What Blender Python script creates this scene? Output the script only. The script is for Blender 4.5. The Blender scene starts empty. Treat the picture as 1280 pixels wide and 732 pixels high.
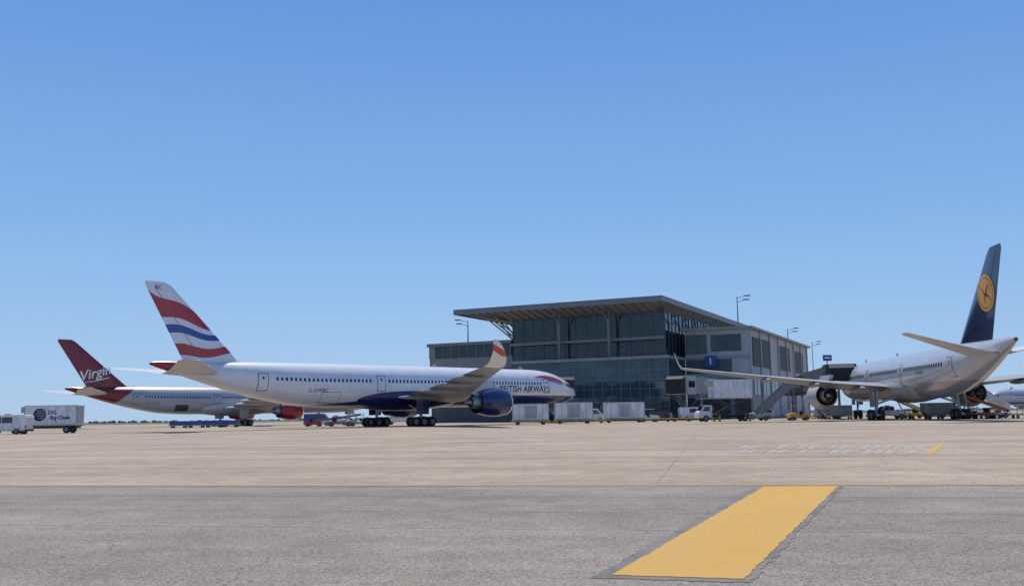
import bpy,bmesh,math,random
from mathutils import Vector,Matrix,Euler
random.seed(4)
S=bpy.context.scene; C=S.collection
PI=math.pi; R=math.radians
# ---------------------------------------------------------------- camera
F=1200.0; CAMH=1.25
pitch=math.atan(153.5/F); roll=R(-0.9)
cd=bpy.data.cameras.new('camera'); cam=bpy.data.objects.new('camera',cd); C.objects.link(cam)
cd.sensor_width=36; cd.lens=F/1280*36; cd.clip_start=.1; cd.clip_end=9000
Mrot=Matrix.Rotation(PI/2+pitch,4,'X')@Matrix.Rotation(roll,4,'Z')
cam.matrix_world=Matrix.Translation((0,0,CAMH))@Mrot
S.camera=cam
R3=Mrot.to_3x3()
def ray(px,py): return R3@Vector(((px-640)/F,(366-py)/F,-1))
def at(px,py,Y):
    d=ray(px,py); k=Y/d.y; return Vector((d.x*k,Y,CAMH+d.z*k))
def gp(px,py,z=0):
    d=ray(px,py); k=(z-CAMH)/d.z; return Vector((d.x*k,d.y*k,z))
def gx(px,Y,z=0):
    p=at(px,522,Y); return Vector((p.x,Y,z))
# ---------------------------------------------------------------- materials
def nodes(m):
    m.use_nodes=True; nt=m.node_tree; return nt,nt.nodes,nt.links,nt.nodes['Principled BSDF']
MC={}
def mat(name,col,rough=.5,metal=0,var=.12,scale=1.5,bump=0,coat=0,spec=.5):
    if name in MC: return MC[name]
    m=bpy.data.materials.new(name); nt,N,L,b=nodes(m)
    tc=N.new('ShaderNodeTexCoord'); n=N.new('ShaderNodeTexNoise'); n.inputs['Scale'].default_value=scale; n.inputs['Detail'].default_value=6
    mp=N.new('ShaderNodeMapping'); mp.inputs['Scale'].default_value=(1,1,.35); L.new(tc.outputs['Object'],mp.inputs[0]); L.new(mp.outputs[0],n.inputs[0])
    r=N.new('ShaderNodeValToRGB'); c=Vector(col)
    r.color_ramp.elements[0].position=.3; r.color_ramp.elements[1].position=.65
    r.color_ramp.elements[0].color=(*(c*(1-var)),1); r.color_ramp.elements[1].color=(*[min(1,x*(1+var*.4)) for x in c],1)
    L.new(n.outputs[0],r.inputs[0]); L.new(r.outputs[0],b.inputs['Base Color'])
    b.inputs['Roughness'].default_value=rough; b.inputs['Metallic'].default_value=metal
    b.inputs['Coat Weight'].default_value=coat; b.inputs['Specular IOR Level'].default_value=spec
    if bump:
        bp=N.new('ShaderNodeBump'); bp.inputs['Strength'].default_value=bump; L.new(n.outputs[0],bp.inputs['Height']); L.new(bp.outputs[0],b.inputs['Normal'])
    MC[name]=m; return m
def M_(N,L,op,a,b=None,c=None):
    n=N.new('ShaderNodeMath'); n.operation=op
    for i,v in enumerate((a,b,c)):
        if v is None: continue
        if hasattr(v,'is_linked'): L.new(v,n.inputs[i])
        else: n.inputs[i].default_value=v
    return n.outputs[0]
def mixc(N,L,f,a,b,mode='MIX'):
    n=N.new('ShaderNodeMix'); n.data_type='RGBA'; n.blend_type=mode
    for s,v in ((n.inputs[0],f),(n.inputs[6],a),(n.inputs[7],b)):
        if hasattr(v,'is_linked'): L.new(v,s)
        elif isinstance(v,(int,float)): s.default_value=v
        else: s.default_value=(*v,1)
    return n.outputs[2]
WHITE=(.74,.75,.77); NAVY=(.010,.018,.10)
white2=mat('white_gse_paint',(.76,.76,.75),.45,var=.25,scale=2.5)
navy=mat('navy_paint',NAVY,.25,coat=.5)
red=mat('red_paint',(.40,.022,.03),.35,coat=.3)
vred=mat('crimson_paint',(.20,.005,.014),.3,coat=.4)
vredl=mat('crimson_engine_paint',(.30,.01,.022),.3,coat=.4)
wingm=mat('wing_grey',(.32,.33,.34),.4,var=.22,scale=1.2)
wingl=mat('wing_light',(.52,.53,.54),.4,var=.15,scale=1.2)
black=mat('black_rubber',(.02,.02,.02),.75)
dark=mat('dark_metal',(.05,.052,.055),.5)
steel=mat('steel',(.34,.35,.36),.38,metal=.7,var=.2)
lip=mat('bright_lip',(.75,.75,.76),.2,metal=1)
grey=mat('grey_paint',(.22,.23,.24),.5,var=.2)
lgrey=mat('light_grey_paint',(.42,.42,.42),.5,var=.2)
brg=mat('bridge_grey_paint',(.30,.31,.31),.5,var=.2)
colm=mat('column_grey',(.20,.21,.21),.5,var=.1)
glassd=mat('dark_glass',(.015,.02,.025),.08,spec=.8)
yellow=mat('yellow_gse',(.62,.38,.05),.5,var=.25)
orange=mat('orange_gse',(.7,.16,.03),.5,var=.2)
blueg=mat('blue_gse',(.03,.07,.3),.45,var=.2)
signb=mat('sign_blue',(.015,.05,.24),.4)
signw=mat('sign_white',(.85,.85,.85),.4)
lamp_r=mat('tail_light_red',(.5,.01,.01),.3)
lamp_w=mat('lamp_lens',(.8,.8,.75),.15)
wallm=mat('terminal_wall_panels',(.25,.25,.245),.6,var=.2,scale=.5)
walls=mat('terminal_side_wall',(.43,.43,.42),.6,var=.18,scale=.5)
walld=mat('terminal_dark_panels',(.085,.092,.10),.5,var=.2)
roofm=mat('roof_metal',(.45,.45,.44),.45,metal=.2,var=.1,scale=.4)
soffm=mat('soffit_panels',(.33,.31,.28),.6,var=.12,scale=.5)
fasm=mat('roof_fascia_metal',(.19,.195,.2),.45,metal=.3)
mull=mat('aluminium_mullion',(.24,.27,.28),.4,metal=.3)
mulld=mat('dark_mullion',(.09,.105,.115),.4,metal=.4)
louv=mat('louvre_dark',(.05,.054,.058),.6)
def curtain(name,c1,c2,sx,sz):
    m=bpy.data.materials.new(name); nt,N,L,b=nodes(m)
    tc=N.new('ShaderNodeTexCoord'); sp=N.new('ShaderNodeSeparateXYZ'); L.new(tc.outputs['Object'],sp.inputs[0])
    u=M_(N,L,'FLOOR',M_(N,L,'DIVIDE',M_(N,L,'ADD',sp.outputs[0],sp.outputs[1]),sx)); w=M_(N,L,'FLOOR',M_(N,L,'DIVIDE',sp.outputs[2],sz))
    cb=N.new('ShaderNodeCombineXYZ'); L.new(u,cb.inputs[0]); L.new(w,cb.inputs[1])
    wn=N.new('ShaderNodeTexWhiteNoise'); wn.noise_dimensions='2D'; L.new(cb.outputs[0],wn.inputs['Vector'])
    n=N.new('ShaderNodeTexNoise'); n.inputs['Scale'].default_value=.12; L.new(tc.outputs['Object'],n.inputs[0])
    f=M_(N,L,'ADD',M_(N,L,'MULTIPLY',wn.outputs[0],.5),M_(N,L,'MULTIPLY',n.outputs[0],.5))
    L.new(mixc(N,L,f,c1,c2),b.inputs['Base Color'])
    b.inputs['Roughness'].default_value=.07; b.inputs['Specular IOR Level'].default_value=.6
    vm=N.new('ShaderNodeVectorMath'); vm.operation='SUBTRACT'; L.new(wn.outputs['Color'],vm.inputs[0]); vm.inputs[1].default_value=(.5,.5,.5)
    vs=N.new('ShaderNodeVectorMath'); vs.operation='SCALE'; L.new(vm.outputs[0],vs.inputs[0]); vs.inputs['Scale'].default_value=.03
    g=N.new('ShaderNodeNewGeometry'); va=N.new('ShaderNodeVectorMath'); va.operation='ADD'; L.new(g.outputs['Normal'],va.inputs[0]); L.new(vs.outputs[0],va.inputs[1])
    vn=N.new('ShaderNodeVectorMath'); vn.operation='NORMALIZE'; L.new(va.outputs[0],vn.inputs[0]); L.new(vn.outputs[0],b.inputs['Normal'])
    return m
glass_lo=curtain('curtain_glass_teal',(.018,.04,.05),(.075,.135,.15),2.0,1.5)
glass_up=curtain('curtain_glass_dark',(.007,.013,.02),(.03,.048,.062),2.4,2.0)
def band_mat(name,build,rough=.24,coat=.5):
    m=bpy.data.materials.new(name); nt,N,L,b=nodes(m)
    tc=N.new('ShaderNodeTexCoord'); sp=N.new('ShaderNodeSeparateXYZ'); L.new(tc.outputs['Object'],sp.inputs[0])
    col=build(N,L,sp.outputs)
    n=N.new('ShaderNodeTexNoise'); n.inputs['Scale'].default_value=.7; n.inputs['Detail'].default_value=5; L.new(tc.outputs['Object'],n.inputs[0])
    k=M_(N,L,'ADD',M_(N,L,'MULTIPLY',n.outputs[0],.25),.86)
    cc=N.new('ShaderNodeCombineColor')
    for i in range(3): L.new(k,cc.inputs[i])
    seam=M_(N,L,'LESS_THAN',M_(N,L,'FRACT',M_(N,L,'DIVIDE',sp.outputs[0],5.3)),.008)
    col=mixc(N,L,1.0,col,cc.outputs[0],'MULTIPLY')
    col=mixc(N,L,M_(N,L,'MULTIPLY',seam,.25),col,(.2,.2,.22))
    L.new(col,b.inputs['Base Color'])
    b.inputs['Roughness'].default_value=rough; b.inputs['Coat Weight'].default_value=coat; b.inputs['Coat Roughness'].default_value=.12
    return m
def ba_body(N,L,o):
    a=M_(N,L,'MAXIMUM',M_(N,L,'SUBTRACT',M_(N,L,'MULTIPLY',o[0],-1),34),0)
    edge=M_(N,L,'SUBTRACT',4.45,M_(N,L,'MULTIPLY',a,.075))
    f=M_(N,L,'LESS_THAN',o[2],edge)
    c=mixc(N,L,f,WHITE,NAVY)
    tail=M_(N,L,'LESS_THAN',M_(N,L,'ADD',o[0],M_(N,L,'MULTIPLY',M_(N,L,'SUBTRACT',o[2],8),-.9)),-69.3)
    return mixc(N,L,tail,c,(.42,.02,.03))
def ba_fin(N,L,o):
    k=M_(N,L,'MULTIPLY',M_(N,L,'SUBTRACT',o[2],10.6),.115)
    s=M_(N,L,'ADD',o[2],M_(N,L,'MULTIPLY',k,M_(N,L,'ADD',o[0],74)))
    wv=M_(N,L,'SINE',M_(N,L,'MULTIPLY',M_(N,L,'ADD',o[0],68.5),.85))
    s=M_(N,L,'ADD',s,M_(N,L,'MULTIPLY',wv,.5))
    t=M_(N,L,'DIVIDE',M_(N,L,'SUBTRACT',s,8),11)
    r=N.new('ShaderNodeValToRGB'); r.color_ramp.interpolation='CONSTANT'; e=r.color_ramp.elements
    W=(.72,.73,.76); B=(.02,.065,.30); Rr=(.42,.022,.032)
    st=[(0,W),((8.05-8)/11,Rr),((10.1-8)/11,W),((11.9-8)/11,B),((13.2-8)/11,W),((14.3-8)/11,Rr),((16.9-8)/11,W)]
    e[0].color=(*W,1); e[1].position=st[1][0]; e[1].color=(*Rr,1)
    for p,c in st[2:]:
        q=e.new(p); q.color=(*c,1)
    L.new(t,r.inputs[0]); return r.outputs[0]
def ba_wl(N,L,o):
    s=M_(N,L,'FRACT',M_(N,L,'DIVIDE',M_(N,L,'ADD',o[2],M_(N,L,'MULTIPLY',o[0],.35)),1.4))
    f=M_(N,L,'MULTIPLY',M_(N,L,'LESS_THAN',s,.45),M_(N,L,'GREATER_THAN',o[2],8.0))
    return mixc(N,L,f,(.72,.72,.74),(.5,.06,.04))
def vs_body(N,L,o):
    f=M_(N,L,'LESS_THAN',M_(N,L,'ADD',o[0],M_(N,L,'MULTIPLY',o[2],-1.3)),-71)
    return mixc(N,L,f,(.38,.39,.42),(.20,.006,.016))
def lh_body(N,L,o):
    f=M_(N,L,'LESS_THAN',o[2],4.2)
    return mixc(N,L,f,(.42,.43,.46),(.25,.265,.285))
M_ba=band_mat('white_navy_fuselage',ba_body); M_baf=band_mat('waving_flag_fin',ba_fin); M_bawl=band_mat('striped_winglet',ba_wl)
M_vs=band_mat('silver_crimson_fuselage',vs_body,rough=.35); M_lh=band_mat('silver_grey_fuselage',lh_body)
M_nb=band_mat('grey_fuselage',lambda N,L,o: mixc(N,L,M_(N,L,'LESS_THAN',o[2],2.6),(.5,.51,.55),(.08,.12,.3)))
# ---------------------------------------------------------------- mesh builder
class MB:
    def __init__(s): s.v=[]; s.f=[]
    def add(s,vs,fs):
        k=len(s.v); s.v+= [tuple(p) for p in vs]; s.f+=[tuple(i+k for i in f) for f in fs]; return s
    def box(s,x0,x1,y0,y1,z0,z1):
        return s.add([(x0,y0,z0),(x1,y0,z0),(x1,y1,z0),(x0,y1,z0),(x0,y0,z1),(x1,y0,z1),(x1,y1,z1),(x0,y1,z1)],[(0,3,2,1),(4,5,6,7),(0,1,5,4),(1,2,6,5),(2,3,7,6),(3,0,4,7)])
    def beam(s,p,q,w,h):
        p=Vector(p);q=Vector(q); d=(q-p).normalized(); up=Vector((0,0,1))
        if abs(d.z)>.98: up=Vector((0,1,0))
        a=d.cross(up).normalized()*w/2; b=a.cross(d).normalized()*h/2
        return s.add([p-a-b,p+a-b,p+a+b,p-a+b,q-a-b,q+a-b,q+a+b,q-a+b],[(0,3,2,1),(4,5,6,7),(0,1,5,4),(1,2,6,5),(2,3,7,6),(3,0,4,7)])
    def tube(s,p,q,r,r2=None,n=12):
        p=Vector(p);q=Vector(q); r2=r if r2 is None else r2; d=(q-p).normalized(); up=Vector((0,0,1)) if abs(d.z)<.98 else Vector((1,0,0))
        a=d.cross(up).normalized(); b=a.cross(d)
        vs=[]
        for c,rr in((p,r),(q,r2)):
            for i in range(n):
                t=2*PI*i/n; vs.append(c+a*math.cos(t)*rr+b*math.sin(t)*rr)
        return s.add(vs,[(i,(i+1)%n,n+(i+1)%n,n+i) for i in range(n)]+[tuple(range(n)),tuple(range(n,2*n))])
    def loft(s,rings,cap=True,closed=True):
        n=len(rings[0]); vs=[p for r in rings for p in r]; fs=[]
        m=n if closed else n-1
        for k in range(len(rings)-1):
            for i in range(m): fs.append((k*n+i,k*n+(i+1)%n,(k+1)*n+(i+1)%n,(k+1)*n+i))
        if cap: fs+=[tuple(range(n)),tuple(range((len(rings)-1)*n,len(rings)*n))]
        return s.add(vs,fs)
    def lathe(s,prof,c=(0,0,0),axis='x',n=28,cap=False):
        rings=[]
        for a,r in prof:
            ring=[]
            for i in range(n):
                t=2*PI*i/n; u=r*math.cos(t); w=r*math.sin(t)
                ring.append({'x':(c[0]+a,c[1]+u,c[2]+w),'y':(c[0]+u,c[1]+a,c[2]+w),'z':(c[0]+u,c[1]+w,c[2]+a)}[axis])
            rings.append(ring)
        return s.loft(rings,cap)
    def prism(s,pts,y0,y1):
        n=len(pts)
        return s.add([(x,y0,z) for x,z in pts]+[(x,y1,z) for x,z in pts],[tuple(range(n)),tuple(range(n,2*n))]+[(i,(i+1)%n,n+(i+1)%n,n+i) for i in range(n)])
    def build(s,name,m,parent=None,smooth=False,bevel=0,loc=None,angle=35):
        me=bpy.data.meshes.new(name); me.from_pydata(s.v,[],s.f)
        bm=bmesh.new(); bm.from_mesh(me); bmesh.ops.recalc_face_normals(bm,faces=bm.faces)
        if bevel: bmesh.ops.bevel(bm,geom=[e for e in bm.edges if len(e.link_faces)==2 and e.calc_face_angle(0)>.5],offset=bevel,segments=2,affect='EDGES',clamp_overlap=True)
        bm.to_mesh(me); bm.free(); me.materials.append(m)
        if smooth or bevel:
            me.polygons.foreach_set('use_smooth',[True]*len(me.polygons)); me.set_sharp_from_angle(angle=R(angle))
        o=bpy.data.objects.new(name,me); C.objects.link(o)
        if parent: o.parent=parent
        if loc: o.location=loc
        return o
def tag(o,label=None,cat=None,group=None,kind=None):
    if label: o['label']=label
    if cat: o['category']=cat
    if group: o['group']=group
    if kind: o['kind']=kind
    return o
def thing(name,label,cat,loc=(0,0,0),rz=0,group=None):
    o=bpy.data.objects.new(name,None); C.objects.link(o); o.location=loc; o.rotation_euler=(0,0,rz); o.empty_display_size=.5
    return tag(o,label,cat,group)
def text_mesh(body,size,shear=0,bold=.0,spacing=1):
    cu=bpy.data.curves.new('t','FONT'); cu.body=body; cu.size=size; cu.shear=shear; cu.offset=bold; cu.space_character=spacing
    cu.align_x='CENTER'; cu.align_y='CENTER'; cu.resolution_u=3
    o=bpy.data.objects.new('t',cu); C.objects.link(o); bpy.context.view_layer.update()
    dg=bpy.context.evaluated_depsgraph_get(); me=bpy.data.meshes.new_from_object(o.evaluated_get(dg)); bpy.data.objects.remove(o)
    return me
def text_obj(name,body,size,m,parent,fn,shear=0,bold=0,cuts=0,spacing=1):
    me=text_mesh(body,size,shear,bold,spacing); bm=bmesh.new(); bm.from_mesh(me)
    if cuts:
        for i in range(cuts):
            y=-size*.6+size*1.2*(i+.5)/cuts
            bmesh.ops.bisect_plane(bm,geom=bm.verts[:]+bm.edges[:]+bm.faces[:],plane_co=(0,y,0),plane_no=(0,1,0))
    for v in bm.verts: v.co=Vector(fn(v.co.x,v.co.y))
    bm.to_mesh(me); bm.free(); me.materials.clear(); me.materials.append(m); me.name=name
    o=bpy.data.objects.new(name,me); C.objects.link(o); o.parent=parent; return o
# ---------------------------------------------------------------- airliner
KEYS=[(0,.05,-.95),(-.3,.55,-.92),(-1.0,1.1,-.8),(-2.4,1.72,-.55),(-4.4,2.28,-.28),(-7,2.74,-.08),(-10.5,2.98,0),(-14,3,0),(-48,3,0),(-54,2.85,.12),(-60,2.32,.58),(-65,1.66,1.13),(-69.5,.98,1.75),(-72.5,.5,2.2),(-73.8,.22,2.35)]
def pchip(keys,col):
    xs=[-k[0] for k in keys]; ys=[k[col] for k in keys]; n=len(xs)
    d=[(ys[i+1]-ys[i])/(xs[i+1]-xs[i]) for i in range(n-1)]; m=[d[0]]
    for i in range(1,n-1): m.append(0 if d[i-1]*d[i]<=0 else 2*d[i-1]*d[i]/(d[i-1]+d[i]))
    m.append(d[-1])
    def f(x):
        x=max(xs[0],min(xs[-1],-x)); i=0
        while i<n-2 and x>xs[i+1]: i+=1
        h=xs[i+1]-xs[i]; t=(x-xs[i])/h
        return (2*t**3-3*t*t+1)*ys[i]+(t**3-2*t*t+t)*h*m[i]+(-2*t**3+3*t*t)*ys[i+1]+(t**3-t*t)*h*m[i+1]
    return f
FR=pchip(KEYS,1); FD=pchip(KEYS,2)
def airfoil(c,t):
    xs=[0,.015,.06,.15,.3,.45,.6,.8,1.0]; h=lambda x:5*t*(.2969*x**.5-.126*x-.3516*x*x+.2843*x**3-.1015*x**4)
    up=[(x*c,h(x)*c) for x in xs]; lo=[(x*c,-h(x)*c*.8) for x in xs[1:-1]]
    return up+lo[::-1]
def lift_ring(xle,y,z,c,t,ang,s):
    r=[]
    for a,b in airfoil(c,t): r.append((xle-a,s*(y-b*math.sin(ang)),z+b*math.cos(ang)))
    return r
def surf(secs,s,sx,sr,zc):
    rings=[]
    for (y,xle,z,c,t,a) in secs: rings.append(lift_ring(xle*sx,y*sr,zc+z*sr,c*sx,t,R(a),s))
    return MB().loft(rings)
STAB=[(.3,-65.4,1.2,7.2,.1,0),(3,-67.1,1.5,5.8,.095,0),(10.0,-72.4,2.2,2.7,.09,0),(10.3,-73.0,2.24,1.7,.06,0)]
def airliner(label,loc,head,P):
    sx=P.get('sx',1); sr=P.get('sr',1); zc=P['zc']; body=P['body']
    t=thing('airliner',label,'airplane',loc,math.atan2(head[1],head[0]))
    xs=[-14*(i/36)**1.8 for i in range(37)]+[-14-34*i/10 for i in range(1,10)]+[-48-25.8*i/26 for i in range(27)]
    rings=[]
    for x in xs:
        r=FR(x)*sr; d=FD(x)*sr; rings.append([(x*sx,r*math.cos(2*PI*i/48),zc+d+r*math.sin(2*PI*i/48)) for i in range(48)])
    fus=MB().loft(rings).build('fuselage',body,t,smooth=True,angle=60)
    def SP(x,z,side,off=.02):
        r=FR(x)*sr+off; dz=z*sr-FD(x)*sr; return (x*sx,side*math.sqrt(max(.0004,r*r-dz*dz)),zc+z*sr)
    def patch(name,m,cor,side,off=.02,nx=3,nz=4,par=None):
        g=[]
        for j in range(nz+1):
            for i in range(nx+1):
                u=i/nx; w=j/nz
                x=(cor[0][0]*(1-u)+cor[1][0]*u)*(1-w)+(cor[3][0]*(1-u)+cor[2][0]*u)*w
                z=(cor[0][1]*(1-u)+cor[1][1]*u)*(1-w)+(cor[3][1]*(1-u)+cor[2][1]*u)*w
                g.append(SP(x,z,side,off))
        fs=[(j*(nx+1)+i,j*(nx+1)+i+1,(j+1)*(nx+1)+i+1,(j+1)*(nx+1)+i) for j in range(nz) for i in range(nx)]
        return MB().add(g,fs).build(name,m,par or t,smooth=True)
    def rect(x0,x1,z0,z1): return [(x0,z0),(x1,z0),(x1,z1),(x0,z1)]
    near=P['near']
    doors=P['doors']; x=-8.5; n=0; wz=P.get('wz',.62)
    while x>-58.5*1 and n<100:
        if all(abs(x-d)>1.3 for d in doors):
            z=wz+max(0,-x-54)*.02
            patch('cabin_window',glassd,rect(x-.15/sx*1,x+.15/sx,z-.22,z+.22),near,.02,1,1); n+=1
        x-=P.get('wp',.64)
    for side in (-1,1):
        for d in doors:
            fr=patch('door',P.get('doorline',grey),rect(d-.72,d+.72,-.85,1.42),side,.012,2,6)
            patch('door_panel',body,rect(d-.6,d+.6,-.74,1.3),side,.03,2,6,fr)
            patch('door_window',glassd,rect(d-.13,d+.13,.62,.98),side,.045,1,1,fr)
        for q in ([(-2.0,.02),(-1.55,-.12),(-2.0,.5),(-2.55,.62)],[(-3.05,.1),(-2.12,.04),(-2.62,.68),(-3.3,.78)],[(-4.05,.32),(-3.17,.12),(-3.42,.8),(-4.3,.9)]):
            patch('cockpit_window',glassd,q,side,.025,3,3)
    for d in P.get('cargo',[]):
        fr=patch('cargo_door',grey,rect(d-1.5,d+1.5,-2.35,-.95),near,.012,3,5)
        patch('cargo_door_panel',body if not P.get('open') else dark,rect(d-1.42,d+1.42,-2.28,-1.02),near,.026,3,5,fr)
    rg=[]
    for i in range(17):
        u=i/16; x=-25-24*u; k=math.sin(PI*u)**.45 if 0<u<1 else .05
        rg.append([(x*sx,sr*3.0*(.35+.72*k)*math.cos(a),zc+sr*(-1.5+(1.95*k)*math.sin(a))) for a in [2*PI*j/24 for j in range(24)]])
    MB().loft(rg).build('belly_fairing',P['belly'],t,smooth=True,angle=60)
    W=P['wing']
    for s in(-1,1):
        wg=surf(W,s,sx,sr,zc).build('wing',P['wingm'],t,smooth=True,angle=40)
        surf(P['wl'],s,sx,sr,zc).build('winglet',P['wlm'],t,smooth=True,angle=40)
        for yy in P['fair']:
            a=[k for k in range(len(W)-1) if W[k][0]<=yy<=W[k+1][0]][0]; k=(yy-W[a][0])/(W[a+1][0]-W[a][0])
            xl=W[a][1]*(1-k)+W[a+1][1]*k; c=W[a][3]*(1-k)+W[a+1][3]*k; z=W[a][2]*(1-k)+W[a+1][2]*k
            MB().lathe([(-(c*.55)*sx+1.6,.02),(-(c*.55)*sx+.8,.26*sr),(-(c*.55)*sx-.6,.36*sr),(-(c*.9)*sx,.34*sr),(-c*sx-1.0,.2*sr),(-c*sx-1.9,.02)],(xl*sx,s*yy*sr,zc+z*sr-.42*sr),n=10).build('flap_fairing',P['wingm'],t,smooth=True)
        for ex,ey,ez,er in P['eng']:
            c=(ex*sx,s*ey*sr,zc+ez*sr); k=er/1.9; 
            nac=MB().lathe([(-1.3*k,1.5*k),(-.5*k,1.5*k),(-.12*k,1.56*k)],c,n=36).lathe([(-.3*k,1.76*k),(-1.2*k,1.88*k),(-2.4*k,1.92*k),(-3.8*k,1.78*k),(-5.2*k,1.46*k),(-5.15*k,1.38*k),(-4.2*k,1.45*k)],c,n=36).build('engine',P['engm'],t,smooth=True,angle=60)
            MB().lathe([(-.12*k,1.56*k),(-.02*k,1.6*k),(0,1.66*k),(-.06*k,1.72*k),(-.3*k,1.76*k)],c,n=36).build('intake_lip',lip,nac,smooth=True,angle=80)
            MB().lathe([(-1.5*k,1.5*k),(-1.5*k,.02)],c,n=36).build('fan_backing',dark,nac)
            fan=MB()
            for b in range(20):
                a0=2*PI*b/20; rg=[]
                for rr in (.45,.95,1.46):
                    ww=.13+.09*rr; 
                    rg.append([(c[0]-1.12*k+.16*k,c[1]+rr*k*math.cos(a0-ww/rr*.7),c[2]+rr*k*math.sin(a0-ww/rr*.7)),(c[0]-1.38*k,c[1]+rr*k*math.cos(a0+ww/rr*.7),c[2]+rr*k*math.sin(a0+ww/rr*.7)),(c[0]-1.40*k,c[1]+rr*k*math.cos(a0+ww/rr*.6),c[2]+rr*k*math.sin(a0+ww/rr*.6))])
                fan.loft(rg)
            fan.build('fan',steel,nac)
            MB().lathe([(-.55*k,.01),(-.75*k,.2*k),(-1.3*k,.46*k)],c,n=20).build('spinner',dark,nac,smooth=True,angle=80)
            MB().lathe([(-3.9*k,1.12*k),(-5.6*k,.85*k),(-6.3*k,.66*k),(-6.25*k,.6*k),(-5.4*k,.6*k)],c,n=28).lathe([(-5.4*k,.46*k),(-6.6*k,.34*k),(-7.5*k,.03)],c,n=20).build('exhaust_nozzle',steel,nac,smooth=True,angle=60)
            MB().prism([(c[0]-.9*k,c[2]+1.75*k),(c[0]-2.6*k,c[2]+2.75*k),(c[0]-9.0*k,c[2]+2.7*k),(c[0]-7.4*k,c[2]+1.6*k),(c[0]-5.0*k,c[2]+.75*k),(c[0]-3*k,c[2]+1.6*k)],c[1]-.24,c[1]+.24).build('pylon',P['pylm'],t,bevel=.06)
        surf(P.get('stab',STAB),s,sx,sr,zc).build('horizontal_stabiliser',P.get('stabm',P['wingm']),t,smooth=True,angle=40)
    zt=P['fintop']; z0=zc+2.2*sr; fr=[]
    q=P.get('fs',((-58.8,11.0),(-62.6,7.4),(-71.6,3.3),(-72.4,2.5)))
    FS=[(z0,q[0][0],q[0][1],.055),(z0+.75,q[1][0],q[1][1],.075),(zt-.4,q[2][0],q[2][1],.09),(zt,q[3][0],q[3][1],.07)]
    for z,xl,c,th in FS: fr.append([(xl*sx-a,b,z) for a,b in airfoil(c*sx,th)])
    MB().loft(fr).build('fin',P['finm'],t,smooth=True,angle=40)
    def FP(x,z,side,off=.025):
        k=(z-FS[1][0])/(FS[2][0]-FS[1][0]); xl=(FS[1][1]*(1-k)+FS[2][1]*k)*sx; c=(FS[1][2]*(1-k)+FS[2][2]*k)*sx; th=FS[1][3]*(1-k)+FS[2][3]*k
        u=min(1,max(0,(xl-x)/c)); h=5*th*(.2969*u**.5-.126*u-.3516*u*u+.2843*u**3-.1015*u**4)*c
        return (x,side*(h+off),z)
    rl=[]
    for j in range(9):
        z=z0+1.0+(zt-z0-1.6)*j/8; k=(z-FS[1][0])/(FS[2][0]-FS[1][0]); xh=(FS[1][1]*(1-k)+FS[2][1]*k-(FS[1][2]*(1-k)+FS[2][2]*k)*.68)*sx
        rl.append([FP(xh,z,near,.012),FP(xh-.07,z,near,.012)])
    MB().loft(rl,cap=False,closed=False).build('rudder_seam',P.get('seam',grey),t)
    MB().tube((-73.7*sx,0,zc+2.35*sr),(-74.0*sx,0,zc+2.36*sr),.2*sr,.16*sr).build('tail_cone_outlet',dark,t,smooth=True)
    wr=.68*sr
    wmb=MB().lathe([(-.2,wr*.55),(-.24,wr*.75),(-.2,wr*.95),(-.08,wr),(.08,wr),(.2,wr*.95),(.24,wr*.75),(.2,wr*.55)],(0,0,0),'y',22)
    w0=wmb.build('wheel',black,t,smooth=True,angle=60)
    h0=MB().lathe([(-.18,.02),(-.16,wr*.3),(-.21,wr*.56),(.21,wr*.56),(.16,wr*.3),(.18,.02)],(0,0,0),'y',16).build('hub',grey,w0,smooth=True)
    first=[True]
    def wheel(x,y):
        if first[0]: w0.location=(x,y,wr); first[0]=False; return
        w=w0.copy(); C.objects.link(w); w.location=(x,y,wr); h=h0.copy(); C.objects.link(h); h.parent=w
    gx_=P['gearx']; na=P['axles']
    for s in(-1,1):
        y=s*5.3*sr; off=[1.45*(i-(na-1)/2) for i in range(na)]
        for o in off:
            for q in(-.55,.55): wheel(gx_+o,y+q)
        g=MB(); g.tube((gx_,y*.93,zc-1.9*sr),(gx_,y,wr+.1),.24,.2); g.tube((gx_+2.2,y*.9,zc-1.8*sr),(gx_,y,wr+1.1),.11); g.tube((gx_,y*.35,zc-2.4*sr),(gx_,y,wr+1.3),.12)
        g.box(gx_+off[0]-.15,gx_+off[-1]+.15,y-.14,y+.14,wr-.12,wr+.2)
        for o in off: g.tube((gx_+o,y-.6,wr),(gx_+o,y+.6,wr),.1)
        g.build('main_gear_strut',lgrey,t)
        MB().box(gx_-1.1,gx_+1.1,y+s*.35-.03,y+s*.35+.03,wr+1.0,zc-2.0*sr).build('gear_door',P['belly'],t)
    nx_=-5.2*sx; 
    for q in(-.36,.36): wheel(nx_,q)
    MB().tube((nx_,0,zc-2.3*sr),(nx_,0,wr),.15).tube((nx_-1.7,0,zc-2.4*sr),(nx_,0,wr+.8),.09).tube((nx_,-.4,wr),(nx_,.4,wr),.09).build('nose_gear_strut',lgrey,t)
    for s in(-1,1): MB().box(nx_-1.0,nx_+1.0,s*.57-.025,s*.57+.025,zc-3.4*sr,zc-2.55*sr).build('nose_gear_door',P['belly'],t)
    for a0 in(-30,-12): MB().prism([(a0*sx,zc+3.0*sr-.05),(a0*sx-.5,zc+3.0*sr+.4),(a0*sx-1.0,zc+3.0*sr+.4),(a0*sx-1.1,zc+3.0*sr-.05)],-.03,.03).build('antenna',lgrey,t)
    return t,SP,FP
DX=-1.6
def shiftx(W,d): return [(a,b+d,c,e,f,g) for a,b,c,e,f,g in W]
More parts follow.
